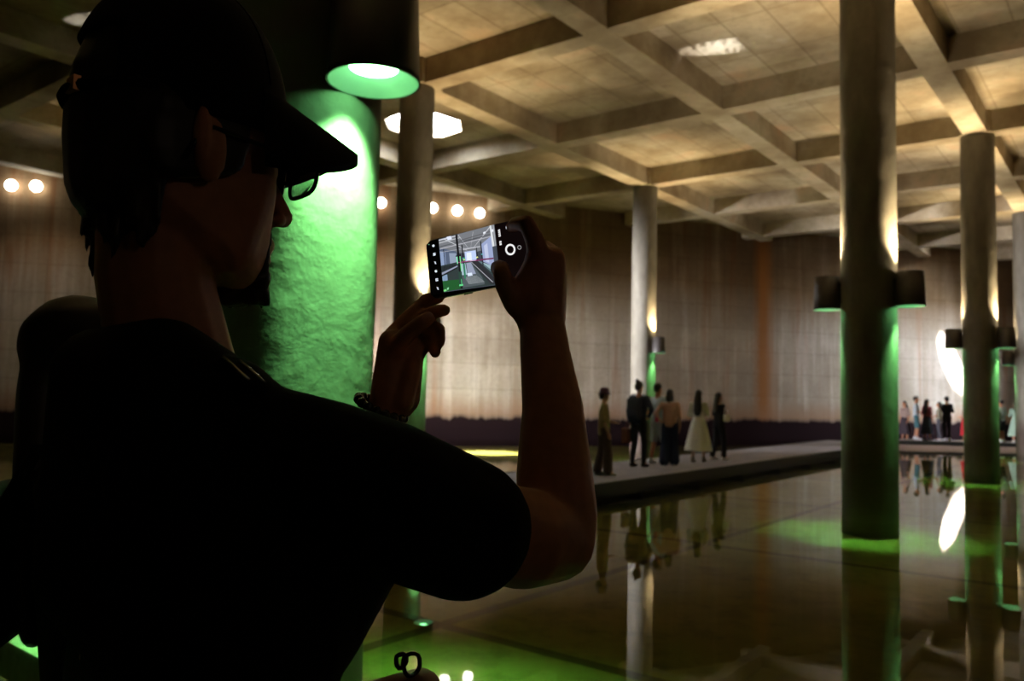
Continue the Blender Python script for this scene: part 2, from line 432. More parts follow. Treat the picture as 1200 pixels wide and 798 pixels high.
def lamp(i, j, side, label, pg=260, pw=600):
    LZ0 = 3.025 if (i, j) == (-2, 2) else 3.06; LZ1 = LZ0+.495
    """cylinder lamp clamped to the column: warm light up, green light down"""
    global lampproto
    p = W(i, j) + (Matrix.Rotation(math.radians(-6*side), 2) @ ND)*side*(COLR+.195)
    root = empty('column_lamp', (p.x, p.y, LZ0), math.atan2(ND.y*side, ND.x*side))
    tag(root, label, 'lamp', 'up-and-down lamps on the columns')
    if lampproto is None:
        bm = bmesh.new(); H = LZ1-LZ0
        lathe(bm, [(.175, .03), (.193, .0), (.203, .0), (.198, .03), (.178, H), (.162, H), (.158, H-.03)], 40, cap=False)
        a = frombm('housing', bm, M_lampbody, root, True)
        bm = bmesh.new(); lathe(bm, [(.193, .0), (.16, .03), (.105, .065)], 40, cap=False); b = frombm('reflector', bm, M_lampin, root, True)
        bm = bmesh.new(); lathe(bm, [(.104, .062), (.104, .066)], 32); c = frombm('green_lens', bm, M_green, root); c['label'] = 'glowing green-white round lens'
        bm = bmesh.new(); lathe(bm, [(.12, H-.045), (.12, H-.04)], 32); d = frombm('warm_lens', bm, M_warm, root); d['label'] = 'glowing warm white lens'
        bm = bmesh.new(); box(bm, (0, 0, H-.05), (.34, .34, .004)); e = None; bm.free()
        bm = bmesh.new(); box(bm, (-.19, 0, H*.5), (.06, .1, .3)); f = frombm('bracket', bm, M_dark, root)
        lampproto = [a, b, c, d, f]
    else:
        for s in lampproto:
            q = s.copy(); COL.objects.link(q); q.parent = root
    c = Vector((p.x, p.y)); back = -ND*side
    def sp(nm, z, tz, off, e, col, size, rad):
        s = light('SPOT', nm, (p.x+back.x*.03, p.y+back.y*.03, z), e, col, target=(p.x+back.x*off, p.y+back.y*off, tz),
                  spot_size=math.radians(size), spot_blend=.8, shadow_soft_size=rad)
        return s
    sp('green_beam', LZ0+.04, 0 if pg > 300 else .7, .22, pg, (.26, 1.0, .30), (86 if pg > 300 else 50), .05)
    sp('warm_beam', LZ1+.0, 8.5, .30, pw, (1.0, .76, .42), 84, .05)
for i, j, s, l in [(-2, 2, 1, 'big cylindrical lamp on the green-lit column, top centre of the picture'),
                   (-2, 2, -1, 'cylindrical lamp on the hidden far side of the green-lit column'),
                   (0, 2, 1, 'black lamp on the right side of the thick dark column'),
                   (0, 2, -1, 'black lamp on the left side of the thick dark column'),
                   (2, 2, 1, 'small black lamp on the right side of the far dark column'),
                   (2, 2, -1, 'small black lamp on the left side of the far dark column'),
                   (4, 2, -1, 'tiny black lamp at the right frame edge on the cut-off column'),
                   (4, 2, 1, 'lamp on the far side of the cut-off column, out of frame'),
                   (2, 0, 1, 'small grey lamp on the slim pale column above the walkway group'),
                   (0, 0, 1, 'lamp on the shadowy column hidden behind the raised phone')]:
    lamp(i, j, s, l, *((420, 240) if (i, j) == (-2, 2) else ()))
# unseen neighbours still light the ceiling
for (i, j) in [(-2, 0), (0, 4), (0, -2.14)]:
    for s in (1,): lamp(i, j, s, {-2: 'lamp on the out-of-frame column to the left', 0: 'lamp on the out-of-frame column to the right'}[i] if j != -2.14 else 'lamp on the column hidden behind the photographer')

# round lamps high on the wall
def wallhit(x, y, a, b):
    v = CM @ Vector(((x-600)/FPX, -(y-399)/FPX, -1.0)); a = Vector(a); d = Vector(b)-a
    det = v.x*(-d.y)+d.x*v.y; t = (a.x*(-d.y)+d.x*a.y)/det
    return Vector((0, 0, CAMZ))+v*t
for x, y, k, l in [(16, 219, 0, 'leftmost round glowing wall lamp'), (45, 220, 0, 'second round glowing wall lamp from the left edge'),
                (445, 239, 1, 'round glowing lamp touching the edge of the green column'), (505, 245, 1, 'round glowing lamp beside the shadowy column above the phone'),
                (534, 248, 1, 'middle round glowing lamp of the three above the phone'), (560, 251, 1, 'rightmost round glowing lamp above the phone')]:
    p = wallhit(x, y, ROOM[k], ROOM[k+1]); d = (Vector(ROOM[k+1])-Vector(ROOM[k])).normalized(); n = Vector((d.y, -d.x, 0))
    root = empty('wall_lamp', p); root.rotation_euler.z = math.atan2(n.y, n.x); tag(root, l, 'lamp', 'round lamps high on the back wall')
    bm = bmesh.new(); hull(bm, [((.20, 0, 0), .175)], 24); frombm('globe', bm, M_globe, root, True)
    bm = bmesh.new(); box(bm, (.04, 0, 0), (.08, .16, .2)); frombm('bracket', bm, M_dark, root)
for x, y, k in [(445, 239, 1), (534, 248, 1), (30, 220, 0)]:
    p = wallhit(x, y, ROOM[k], ROOM[k+1])
    light('SPOT', 'wall_lamp_light', p+Vector((.6, -1.9, -.1)), (60 if x < 100 else 260), (1, .84, .66), target=p+Vector((1.2, -.2, -6.0)), spot_size=math.radians(100), spot_blend=.9, shadow_soft_size=.2)

# sunlight thrown up by the water on to the ceiling
def caustic(name, src, tgt, e, ang):
    o = light('SPOT', name, src, e, (.95, .97, 1), target=tgt, spot_size=math.radians(ang), spot_blend=.35, shadow_soft_size=.02)
    l = o.data; l.use_nodes = True; t = l.node_tree; em = t.nodes['Emission']
    tc = t.nodes.new('ShaderNodeTexCoord'); mp = t.nodes.new('ShaderNodeMapping'); mp.inputs['Scale'].default_value = (30, 60, 30); mp.inputs['Rotation'].default_value=(0,0,.5)
    v = t.nodes.new('ShaderNodeTexVoronoi'); v.feature = 'DISTANCE_TO_EDGE'; v.inputs['Scale'].default_value = 1.0
    r = t.nodes.new('ShaderNodeValToRGB'); r.color_ramp.elements[0].color = (1, 1, 1, 1); r.color_ramp.elements[1].position = .35; r.color_ramp.elements[1].color = (.12, .12, .12, 1)
    t.links.new(tc.outputs['Normal'], mp.inputs[0]); t.links.new(mp.outputs[0], v.inputs['Vector']); t.links.new(v.outputs[0], r.inputs[0]); nz = t.nodes.new('ShaderNodeTexNoise'); nz.inputs['Scale'].default_value = .28; nz.inputs['Detail'].default_value = 5
    r2 = t.nodes.new('ShaderNodeValToRGB'); r2.color_ramp.elements[0].position = .44; r2.color_ramp.elements[1].position = .56
    mu = t.nodes.new('ShaderNodeMath'); mu.operation = 'MULTIPLY'; t.links.new(mp.outputs[0], nz.inputs['Vector']); t.links.new(nz.outputs[0], r2.inputs[0])
    t.links.new(r.outputs[0], mu.inputs[0]); t.links.new(r2.outputs[0], mu.inputs[1]); t.links.new(mu.outputs[0], em.inputs['Strength'])
    return o
c1 = caustic('water_glint_light', (2.6, 11.9, .05), (4.35, 16.25, SLAB), 5000, 8); c1.scale = (1.8, .5, 1)
c2 = caustic('water_glint_light', (-9.1, 10.8, .05), (-8.3, 15.7, SLAB), 2000, 6.5); c2.scale = (1.4, .5, 1)

# ------------------------------------------------------------------ walkways
WH = .25
def walkway(name, a, b, wid, label):
    root = empty(name, (*((Vector(a)+Vector(b))/2), 0)); tag(root, label, 'walkway')
    a = Vector(a); b = Vector(b); d = (b-a).normalized(); n = Vector((-d.y, d.x))
    bm = bmesh.new(); boxdir(bm, a, b, wid, WH-.1, WH); frombm('deck', bm, M_deck, root)
    for s in (1, -1):
        bm = bmesh.new(); o = n*s*(wid/2+.02); boxdir(bm, a+o, b+o, .06, WH-.16, WH+.012); frombm('edge_strip', bm, M_dark, root)
    L = (b-a).length; k = 0.6
    for s in (1, -1):
        bm = bmesh.new(); o = n*s*(wid/2-.10); boxdir(bm, a+o+d*.1, b+o-d*.1, .12, .0, WH-.1); frombm('girder', bm, M_dark, root)
    while k < L-.3:
        bm = bmesh.new(); c = a+d*k; boxdir(bm, c-n*(wid/2-.35), c+n*(wid/2-.35), .16, FLOOR, WH-.1); frombm('support', bm, M_dark, root); k += 2.4
    localise(root); return root
ctr = lambda d, s: ND*d + TD*s
walkway('walkway', ctr(-8.2, 3.5), ctr(-8.2, 31.2), 2.15, 'long grey raised walkway crossing the water with the near visitors on it')
wa, wb = Vector((9.6, 30.3)), Vector((29.0, 33.2))
wdir = (wb-wa).normalized()
walkway('walkway', Vector((13.6, 31.75)), Vector((26.5, 31.9)), 1.5, 'distant low walkway by the far wall carrying the row of visitors')
bm = bmesh.new(); boxdir(bm, (13.4, 30.78), (26.5, 30.8), .2, FLOOR, WH-.14)
tag(frombm('kerb', bm, plain('pink_kerb', (.42, .3, .26), .8)), 'pinkish concrete kerb under the front of the distant walkway', 'kerb')
# photographer's deck: planks across, pale kerb along its far edge
deck = empty('viewing_deck', (0, 0, WH)); tag(deck, 'dark plank deck under the photographers with a pale kerb at the water', 'walkway')
n0 = 1.98
k = -8.6; q = 0
me = None
while k < 4.6:
    if me is None:
        bm = bmesh.new(); boxdir(bm, ND*0 + TD*(-1.9), ND*0 + TD*(n0-.26), .135, WH-.03, WH)
        o = frombm('plank', bm, M_plank, deck); me = o.data
    else:
        o = bpy.data.objects.new('plank', me); COL.objects.link(o); o.parent = deck
    o['kind_hint'] = 1; del o['kind_hint']
    o.location = (ND.x*k, ND.y*k, 0); k += .145
bm = bmesh.new(); boxdir(bm, ND*-8.7+TD*(n0-.05), ND*4.7+TD*(n0-.05), .1, WH-.12, WH+.07); frombm('kerb', bm, M_kerb, deck)['label'] = 'pale green-lit kerb strip'
for t in (-1.7, -.2, n0-.35):
    bm = bmesh.new(); boxdir(bm, ND*-8.6+TD*t, ND*4.6+TD*t, .12, FLOOR, WH-.03); frombm('girder', bm, M_dark, deck)
localise(deck)
deck_children_fix = [c for c in deck.children if c.name.startswith('plank')]

# ------------------------------------------------------------------ people
SK = skin_mat('skin', (.50, .22, .12)); SK2 = skin_mat('skin_fair', (.52, .33, .24))
M_hair = plain('black_hair', (.012, .010, .009), .45, var=.3, scale=80)
matc = {}
def cloth(c, rough=.85):
    k = tuple(c)
    if k not in matc: matc[k] = plain('cloth_%d' % len(matc), c, rough, var=.18, scale=30, spec=.2)
    return matc[k]
def person(x, y, h, face, label, top=(.3, .3, .3), bottom=(.05, .05, .06), legs='trousers', hair='short', arms='down',
           stride=.0, hat=None, bag=None, shoes=(.7, .7, .7), sleeve=.5, z=WH, skin=SK2, fine=.011, backpack=None, hemz=.86, wide=0, group=None, bpz=(1.02, 1.36)):
    root = empty('person', (x, y, z), math.radians(face)-math.pi/2)      # face: compass heading of the nose in plan, degrees from +x
    tag(root, label, 'person', group); root.scale = (h/1.75,)*3
    V = Vector; s = stride
    hip = {k: V((k*.09, 0, .92)) for k in (-1, 1)}
    knee = {k: V((k*.10, .03+k*s*.13, .50)) for k in (-1, 1)}
    ank = {k: V((k*.105, -.02+k*s*.26, .09)) for k in (-1, 1)}
    sh = {k: V((k*.175, 0, 1.42)) for k in (-1, 1)}
    AR = {'down': ((.235, -.03, 1.13), (.225, .05, .88), (.215, .08, .79)), 'phone': ((.22, .14, 1.17), (.10, .33, 1.37), (.06, .37, 1.45)),
          'front': ((.23, .0, 1.15), (.12, .22, 1.08), (.06, .28, 1.08)), 'hip': ((.33, -.06, 1.18), (.20, .03, 1.0), (.15, .06, .98))}
    if isinstance(arms, str): arms = (arms, arms)
    bm = bmesh.new()
    for k in (-1, 1):
        chain(bm, [(hip[k], .085), (knee[k], .055), (ank[k], .036)], 10)
        hull(bm, [(ank[k], .034), (ank[k]+V((0, .13, -.055)), (.035, .05, .02))], 10)
    hull(bm, [((-.08, 0, .94), .085), ((.08, 0, .94), .085), ((0, 0, 1.1), (.12, .085, .08))], 10)
    hull(bm, [((0, 0, 1.1), (.12, .085, .08)), ((0, 0, 1.32), (.15, .10, .12)), ((-.12, 0, 1.41), .05), ((.12, 0, 1.41), .05)], 10)
    for k, a in zip((-1, 1), arms):
        e, w_, t = [V((k*q[0], q[1], q[2])) for q in AR[a]]
        chain(bm, [(sh[k]-V((0, 0, .01)), .05), (e, .038), (w_, .025)], 10)
        d = (t-w_).normalized(); sd = d.cross(V((0, 1, 0) if abs(d.y) < .8 else (1, 0, 0))).normalized()
        if abs(d.y) < .8: sd = V((0, 1, 0))
        hull(bm, [(w_, .024), (w_+d*.07+sd*.022, .014), (w_+d*.07-sd*.022, .014)], 8)
        for q, ln in zip((-1.5, -.5, .5, 1.5), (.058, .075, .08, .066)):
            b0 = w_+d*.075+sd*q*.019; ins = V((-k, 0, 0))*.02
            chain(bm, [(b0, .0088), (b0+d*ln*.55, .008), (b0+d*ln+ins, .007)], 6)
        chain(bm, [(w_+d*.02+sd*.02, .012), (w_+d*.06+sd*.045+V((-k*.02, 0, 0)), .009)], 6)
    chain(bm, [((0, -.01, 1.40), .055), ((0, .0, 1.54), .05)], 10)
    hull(bm, [((0, -.005, 1.655), (.076, .095, .095)), ((0, .03, 1.58), (.055, .06, .06)), ((0, .06, 1.545), (.025, .025, .02))], 14)
    chain(bm, [((0, .09, 1.645), .010), ((0, .11, 1.612), .013)], 8)
    hull(bm, [((-.02, .085, 1.578), .009), ((.02, .085, 1.578), .009), ((0, .094, 1.578), .010)], 6)
    for k in (-1, 1): hull(bm, [((k*.078, 0, 1.635), (.012, .018, .03))], 8)
    fuse('body', bm, fine, skin, root, 2)
    tm = cloth(top); bmt = cloth(bottom)
    # top
    bm = bmesh.new()
    if legs != 'dress':
        hull(bm, [((-.11, 0, 1.40), .062), ((.11, 0, 1.40), .062), ((0, 0, 1.30), (.165, .118, .1))], 12)
        hull(bm, [((0, 0, 1.30), (.165, .118, .1)), ((0, 0, 1.1), (.145, .108, .08)), ((0, 0, hemz+.06), (.16, .125, .06))], 12)
    else:
        hull(bm, [((-.10, 0, 1.40), .06), ((.10, 0, 1.40), .06), ((0, 0, 1.30), (.155, .118, .1)), ((0, 0, 1.05), (.14, .11, .06))], 12)
    for k, a in zip((-1, 1), arms):
        e, w_, t = [V((k*q[0], q[1], q[2])) for q in AR[a]]
        p = [(sh[k]-V((0, 0, .01)), .062)]
        if sleeve <= .5: p.append((sh[k].lerp(e, sleeve*2), .056))
        else: p += [(e, .052), (e.lerp(w_, min(1, sleeve*2-1)), .042)]
        chain(bm, p, 10)
        hull(bm, [(sh[k]-V((k*.03, 0, .02)), .06), ((k*.08, 0, 1.36), .07)], 10)
    fuse('dress_top' if legs == 'dress' else 'shirt', bm, .014, tm, root, 2)
    # legs
    if legs in ('trousers', 'shorts'):
        bm = bmesh.new()
        hull(bm, [((-.085, 0, .93), .1), ((.085, 0, .93), .1), ((0, 0, 1.02), (.13, .10, .04))], 12)
        for k in (-1, 1):
            if legs == 'trousers':
                chain(bm, [(hip[k], .1), (knee[k], .072+wide*.4), (ank[k]+V((0, 0, .03)), .05+wide)], 12)
            else: chain(bm, [(hip[k], .1), (knee[k]+V((0, 0, .03)), .085)], 12)
        fuse(legs, bm, .014, bmt, root, 2)
    else:
        zt, zb = (1.08, .28) if legs != 'skirt_short' else (1.04, .5)
        bm = bmesh.new(); seg = 36; rings = []
        for q in range(15):
            t = q/14; z_ = zt+(zb-zt)*t; row = []
            for k in range(seg):
                a = 2*math.pi*k/seg; R_ = .125+(.15 if legs == 'dress' else .11)*t**.8 + .014*t*math.sin(a*9+1.3*math.sin(a*2)) + .02*t*math.sin(a*2+1)
                row.append(bm.verts.new((R_*1.12*math.cos(a), R_*.92*math.sin(a)-.02*t, z_)))
            rings.append(row)
        for a_, b_ in zip(rings, rings[1:]):
            for k in range(seg): bm.faces.new((a_[k], a_[(k+1) % seg], b_[(k+1) % seg], b_[k]))
        bm.faces.new(rings[0]); 
        frombm('skirt', bm, bmt if legs != 'dress' else tm, root, True)
    for k in (-1, 1):
        bm = bmesh.new(); hull(bm, [(ank[k]+V((0, -.03, -.045)), (.042, .05, .042)), (ank[k]+V((0, .14, -.06)), (.044, .055, .03))], 12)
        hull(bm, [(ank[k]+V((0, -.01, -.02)), .045), (ank[k]+V((0, 0, .02)), .042)], 10)
        fuse('shoe', bm, .012, cloth(shoes), root, 2)
    # hair
    bm = bmesh.new()
    hull(bm, [((0, -.02, 1.675), (.088, .100, .098))], 14)
    hull(bm, [((0, -.06, 1.62), (.075, .055, .06)), ((0, -.045, 1.68), .08)], 12)
    if hair in ('long', 'verylong'):
        zb = 1.28 if hair == 'long' else 1.16
        hull(bm, [((0, -.07, 1.6), (.092, .055, .07)), ((0, -.12, zb+.1), (.11, .035, .08)), ((0, -.125, zb), (.08, .025, .04))], 12)
    if hair == 'bob': hull(bm, [((0, -.05, 1.6), (.10, .075, .06)), ((0, -.055, 1.5), (.095, .065, .04))], 12)
    if hair == 'bun': hull(bm, [((0, -.08, 1.765), .045)], 10)
    o = fuse('hair', bm, .011, M_hair, root, 2)
    if hat:
        bm = bmesh.new(); lathe(bm, [(.125, 1.665), (.135, 1.655), (.105, 1.70), (.10, 1.76), (.08, 1.80), (.03, 1.815)], 28)
        frombm('hat', bm, cloth(hat), root, True)
    if backpack:
        bm = bmesh.new(); hull(bm, [((sx*.12, -.20-.0*sx, zz), .05) for sx in (-1, 1) for zz in bpz] + [((0, -.25, bpz[0]+.08), .05)], 12)
        hull(bm, [((sx*.08, -.27, zz), .03) for sx in (-1, 1) for zz in (bpz[0]+.02, bpz[0]+.1)], 8)
        fuse('backpack', bm, .014, cloth(backpack), root, 2)
        for k in (-1, 1):
            bm = bmesh.new(); tube(bm, [(k*.1, -.14, 1.38), (k*.11, -.07, 1.485), (k*.11, .06, 1.47), (k*.115, .135, 1.33), (k*.13, .10, 1.12), (k*.13, -.14, 1.05)], .014, 6)
            frombm('strap', bm, cloth(backpack), root, True)
    if bag:
        c, sd_, zc, sz = bag
        bm = bmesh.new(); hull(bm, [((sd_*.30+a*sz[0], b*sz[1]+.02, zc+d*sz[2]), .025) for a in (-1, 1) for b in (-1, 1) for d in (-1, 1)], 8)
        fuse('handbag', bm, .012, cloth(c), root, 2)
        bm = bmesh.new(); tube(bm, [(sd_*.30, .08, zc+sz[2]), (sd_*.27, .06, zc+sz[2]+.12), (sd_*.25, 0, zc+sz[2]+.2), (sd_*.27, -.03, zc+sz[2]+.12), (sd_*.30, -.05, zc+sz[2])], .009, 6)
        frombm('strap', bm, cloth(c), root, True)
    return root
AT = math.degrees(math.atan2(DI.y, DI.x))
gA = 'visitors on the raised walkway'; gB = 'visitors on the distant walkway'
person(1.72, 15.0, 1.55, AT-50, 'woman in purple-brown hat, khaki top and long brown trousers beside the raised forearm', (.30, .25, .12), (.09, .065, .05), 'trousers', 'short', ('front', 'down'), .35, hat=(.10, .05, .08), shoes=(.4, .42, .3), hemz=.8, wide=.05, group=gA)
person(2.67, 17.0, 1.76, AT, 'man in navy shirt with backpack and brown handbag, black trousers', (.03, .04, .075), (.02, .02, .025), 'trousers', 'bun', ('down', 'hip'), .2, backpack=(.045, .055, .09), bag=((.22, .10, .06), -1, .62, (.04, .09, .13)), shoes=(.02, .02, .02), sleeve=.9, skin=SK, group=gA)
person(3.22, 17.85, 1.74, AT-15, 'man in light blue shirt and pale shorts behind the woman in beige top', (.42, .55, .66), (.40, .42, .48), 'shorts', 'short', ('hip', 'front'), .3, shoes=(.75, .78, .85), sleeve=.45, skin=SK, group=gA)
person(3.40, 17.45, 1.61, AT+20, 'woman in beige-pink top and wide navy trousers holding a pink bag', (.50, .32, .26), (.025, .035, .08), 'trousers', 'bob', ('hip', 'down'), .3, bag=((.55, .08, .16), -1, 1.08, (.02, .05, .07)), shoes=(.75, .8, .8), wide=.07, group=gA)
person(4.28, 18.6, 1.62, AT+10, 'woman in long cream-white dress with long black hair', (.72, .76, .68), (.7, .75, .66), 'dress', 'verylong', ('front', 'front'), .4, shoes=(.2, .18, .15), sleeve=.7, group=gA)
person(4.93, 19.35, 1.58, AT-30, 'woman in black outfit with small white shoulder bag beside the cream dress', (.02, .02, .025), (.02, .02, .025), 'trousers', 'long', ('front', 'front'), .4, bag=((.75, .75, .75), 1, 1.1, (.03, .05, .07)), shoes=(.6, .6, .6), sleeve=.45, wide=.02, group=gA)
F = 95
for a in [
  (15.10, 31.35, 1.50, 200, 'woman with reddish hair and dark skirt at the left end of the distant row', (.30, .22, .2), (.04, .03, .04), 'skirt', 'long', 'down', .1, (.3, .3, .3)),
  (16.0, 32.25, 1.70, 330, 'man in pale blue shirt and teal shorts on the distant walkway', (.45, .52, .6), (.06, .16, .2), 'shorts', 'short', ('front', 'front'), .2, (.75, .8, .9)),
  (16.15, 31.7, 1.58, 20, 'woman with long dark hair, maroon top and long dark skirt on the distant walkway', (.2, .06, .07), (.03, .04, .06), 'skirt', 'verylong', 'down', .1, (.1, .1, .1)),
  (16.55, 31.6, 1.50, 150, 'woman in long beige top and grey trousers on the distant walkway', (.36, .34, .27), (.10, .10, .13), 'trousers', 'bob', 'front', .2, (.6, .65, .75)),
  (17.12, 32.1, 1.72, 80, 'man dressed all in black on the distant walkway', (.012, .012, .015), (.012, .012, .015), 'trousers', 'short', ('down', 'front'), .25, (.7, .75, .85)),
  (17.42, 31.35, 1.50, 170, 'woman in cream top and red skirt on the distant walkway', (.45, .32, .28), (.42, .02, .03), 'skirt', 'long', 'front', .1, (.5, .4, .35)),
  (18.05, 32.0, 1.55, 90, 'visitor in black half hidden behind the far dark column', (.03, .03, .03), (.02, .02, .02), 'trousers', 'short', 'down', .1, (.2, .2, .2)),
  (19.05, 31.75, 1.64, 100, 'man in green-lit pale shirt and black shorts right of the far dark column', (.35, .45, .4), (.02, .02, .02), 'shorts', 'short', 'front', .2, (.7, .8, .75)),
  (19.52, 31.6, 1.56, 80, 'woman with dark hair and pale dress nearest the right frame edge', (.3, .42, .35), (.3, .42, .35), 'dress', 'long', 'front', .1, (.5, .5, .5))]:
    person(*a[:5], top=a[5], bottom=a[6], legs=a[7], hair=a[8], arms=a[9], stride=a[10], shoes=a[11], z=WH, group=gB, fine=.016, skin=SK)

# companion behind the photographer, only a black outline in the photograph
companion = person(-.545, 1.46, 1.585, 12, 'companion with long black hair and black tote, dark shape at the left edge', (.01, .01, .011), (.01, .01, .012), 'trousers', 'verylong', ('front', 'phone'), .1, shoes=(.02, .02, .02), sleeve=.9,
       fine=.008, backpack=(.012, .012, .014), bpz=(1.18, 1.38), skin=SK)
companion.rotation_euler.x = .13; companion.location.z += .016
# ------------------------------------------------------------------ the photographer in the foreground
A47 = math.radians(47)
HF = Vector((math.cos(A47), math.sin(A47), 0)); HR = Vector((math.sin(A47), -math.cos(A47), 0)); UZ = Vector((0, 0, 1))
HM = Matrix((HF, HR, UZ)).transposed()
HC = Vector((-.328, .77, CAMZ+.217))
def H(f, r, u): return HC + HF*f + HR*r + UZ*u
A38 = math.radians(38); BF = Vector((math.cos(A38), math.sin(A38), 0)); BR = Vector((math.sin(A38), -math.cos(A38), 0)); BM = Matrix((BF, BR, UZ)).transposed()
def T(f, r, z): return Vector((-.30, .80, CAMZ+z)) + BF*f + BR*r
man = empty('person', (-.30, .80, WH)); tag(man, 'man in black cap, glasses and black t-shirt holding up a phone, foreground silhouette', 'person')
bm = bmesh.new()
hull(bm, [(H(.0, 0, .04), (.092, .076, .10), HM)], 24)
hull(bm, [(H(.05, 0, .05), .05), (H(.055, .03, -.02), .034), (H(.055, -.03, -.02), .034), (H(.040, .035, -.086), .026), (H(.040, -.035, -.086), .026), (H(.076, 0, -.103), .022), (H(-.02, 0, -.04), (.05, .066, .05), HM)], 14)
for s in (1, -1):
    chain(bm, [(H(.083, s*.045, .02), .010), (H(.093, s*.018, .024), .010)], 8)
    hull(bm, [(H(.080, s*.031, 0), .013)], 10)
    hull(bm, [(H(-.004, s*.080, -.006), (.017, .008, .032), HM)], 12)
    hull(bm, [(H(-.014, s*.084, .004), (.008, .010, .028), HM)], 10)
    hull(bm, [(H(.108, s*.012, -.042), .0085)], 8)
chain(bm, [(H(.092, 0, .008), .009), (H(.112, 0, -.022), .0095), (H(.119, 0, -.036), .0115)], 10)
hull(bm, [(H(.092, .018, -.070), .008), (H(.092, -.018, -.070), .008), (H(.103, 0, -.069), .0085)], 8)
hull(bm, [(H(.090, .015, -.085), .008), (H(.090, -.015, -.085), .008), (H(.099, 0, -.085), .0085)], 8)
chain(bm, [(H(-.016, 0, -.05), .050), (H(-.012, 0, -.12), .052), (T(-.02, 0, -.02), .06), (T(-.01, 0, -.12), .07)], 16)
# trunk
hull(bm, [(T(0, .13, -.10), .05), (T(0, -.13, -.10), .05), (T(0, 0, -.2), (.10, .14, .1), BM)], 14)
hull(bm, [(T(0, 0, -.2), (.10, .14, .1), BM), (T(0, 0, -.42), (.09, .12, .08), BM), (T(0, 0, -.56), (.10, .135, .07), BM)], 14)
# right arm (nearest the camera)
chain(bm, [(px(330, 540, .68), .030), (px(450, 585, .72), .038), (px(560, 616, .778), .044), (px(612, 630, .82), .050), (px(650, 632, .862), .043)], 16)
chain(bm, [(px(650, 632, .862), .043), (px(653, 600, .868), .043), (px(650, 555, .88), .0415), (px(648, 480, .905), .0345), (px(639, 415, .935), .0292), (px(636, 385, .955), .0275)], 16)
# left arm
chain(bm, [(T(0, -.18, -.09), .045), (Vector((-.27, 1.10, CAMZ-.27)), .04), (px(452, 486, 1.03), .025)], 14)
# legs
for s, st in ((1, .05), (-1, -.04)):
    chain(bm, [(T(0, s*.09, -.56), .09), (T(.02+st, s*.10, -.98), .056), (T(-.02+st, s*.11, -1.36), .038)], 12)
    hull(bm, [(T(-.02+st, s*.11, -1.36), .036), (T(.12+st, s*.12, -1.415), (.05, .036, .02), BM)], 10)
# right hand
D = .955
def hp(l, seg=10): chain(bm, [(px(*q[:3]), q[3]) for q in l], seg)
wr = (px(634, 384, .958), .0265)
hull(bm, [wr, (px(620, 366, .955), .018), (px(630, 300, .952), .0150), (px(648, 304, .965), .0155)], 14)
hull(bm, [wr, (px(646, 372, .965), .018), (px(648, 304, .965), .0155), (px(651, 322, .985), .0150)], 14)
hull(bm, [wr, (px(648, 304, .965), .0155), (px(651, 322, .985), .0150), (px(648, 345, .99), .016)], 14)
hull(bm, [(px(618, 350, .95), .018), (px(606, 352, .95), .0165), (px(630, 308, .952), .0155), (px(622, 372, .955), .018)], 14)   # thumb web
hp([(606, 356, .948, .0165), (592, 336, .938, .0118), (588, 320, .938, .0110), (585, 314, .950, .0102)])                 # thumb
hp([(588, 315, .945, .0105), (583, 314, .952, .0098)])
hp([(632, 300, .950, .0145), (626, 279, .942, .0118), (617, 262, .943, .0106), (604, 262, .962, .0090), (598, 270, .990, .0080)])  # index over the top edge
hp([(650, 302, .966, .0135), (637, 290, 1.000, .0105), (618, 296, 1.012, .0092), (606, 305, 1.015, .0085)])
hp([(652, 320, .984, .0130), (640, 312, 1.010, .0102), (620, 318, 1.018, .0090), (608, 326, 1.020, .0082)])
hp([(650, 342, .990, .0125), (638, 338, 1.008, .0096), (622, 341, 1.018, .0084), (612, 346, 1.020, .0076)])
# left hand
lw = (px(453, 484, 1.03), .0245)
hull(bm, [lw, (px(452, 465, 1.02), .019), (px(457, 400, 1.025), .0150), (px(478, 400, 1.04), .0150)], 14)
hull(bm, [lw, (px(476, 468, 1.04), .018), (px(478, 400, 1.04), .0150), (px(484, 425, 1.045), .014)], 14)
hp([(470, 470, 1.02, .016), (480, 440, 1.025, .0145), (484, 424, 1.03, .012)])
hp([(457, 398, 1.035, .0135), (478, 374, 1.05, .0112), (500, 352, 1.06, .0098), (514, 348, 1.06, .0088)])         # index behind the phone
hp([(460, 412, 1.018, .0130), (478, 391, 1.008, .0112), (493, 379, 1.004, .0100), (502, 373, 1.004, .0090)])     # thumb in front
hp([(470, 392, 1.045, .0125), (493, 374, 1.045, .0100), (508, 366, 1.04, .0090), (521, 363.5, 1.03, .0082)])       # middle under the edge
hp([(482, 405, 1.05, .0125), (500, 386, 1.05, .0102), (514, 386, 1.045, .0094), (515, 400, 1.035, .0086)])
hp([(484, 424, 1.04, .0115), (496, 404, 1.045, .0094), (508, 404, 1.04, .0088), (510, 413, 1.03, .0078)])
fuse('body', bm, .0032, SK, man, 4, .5)
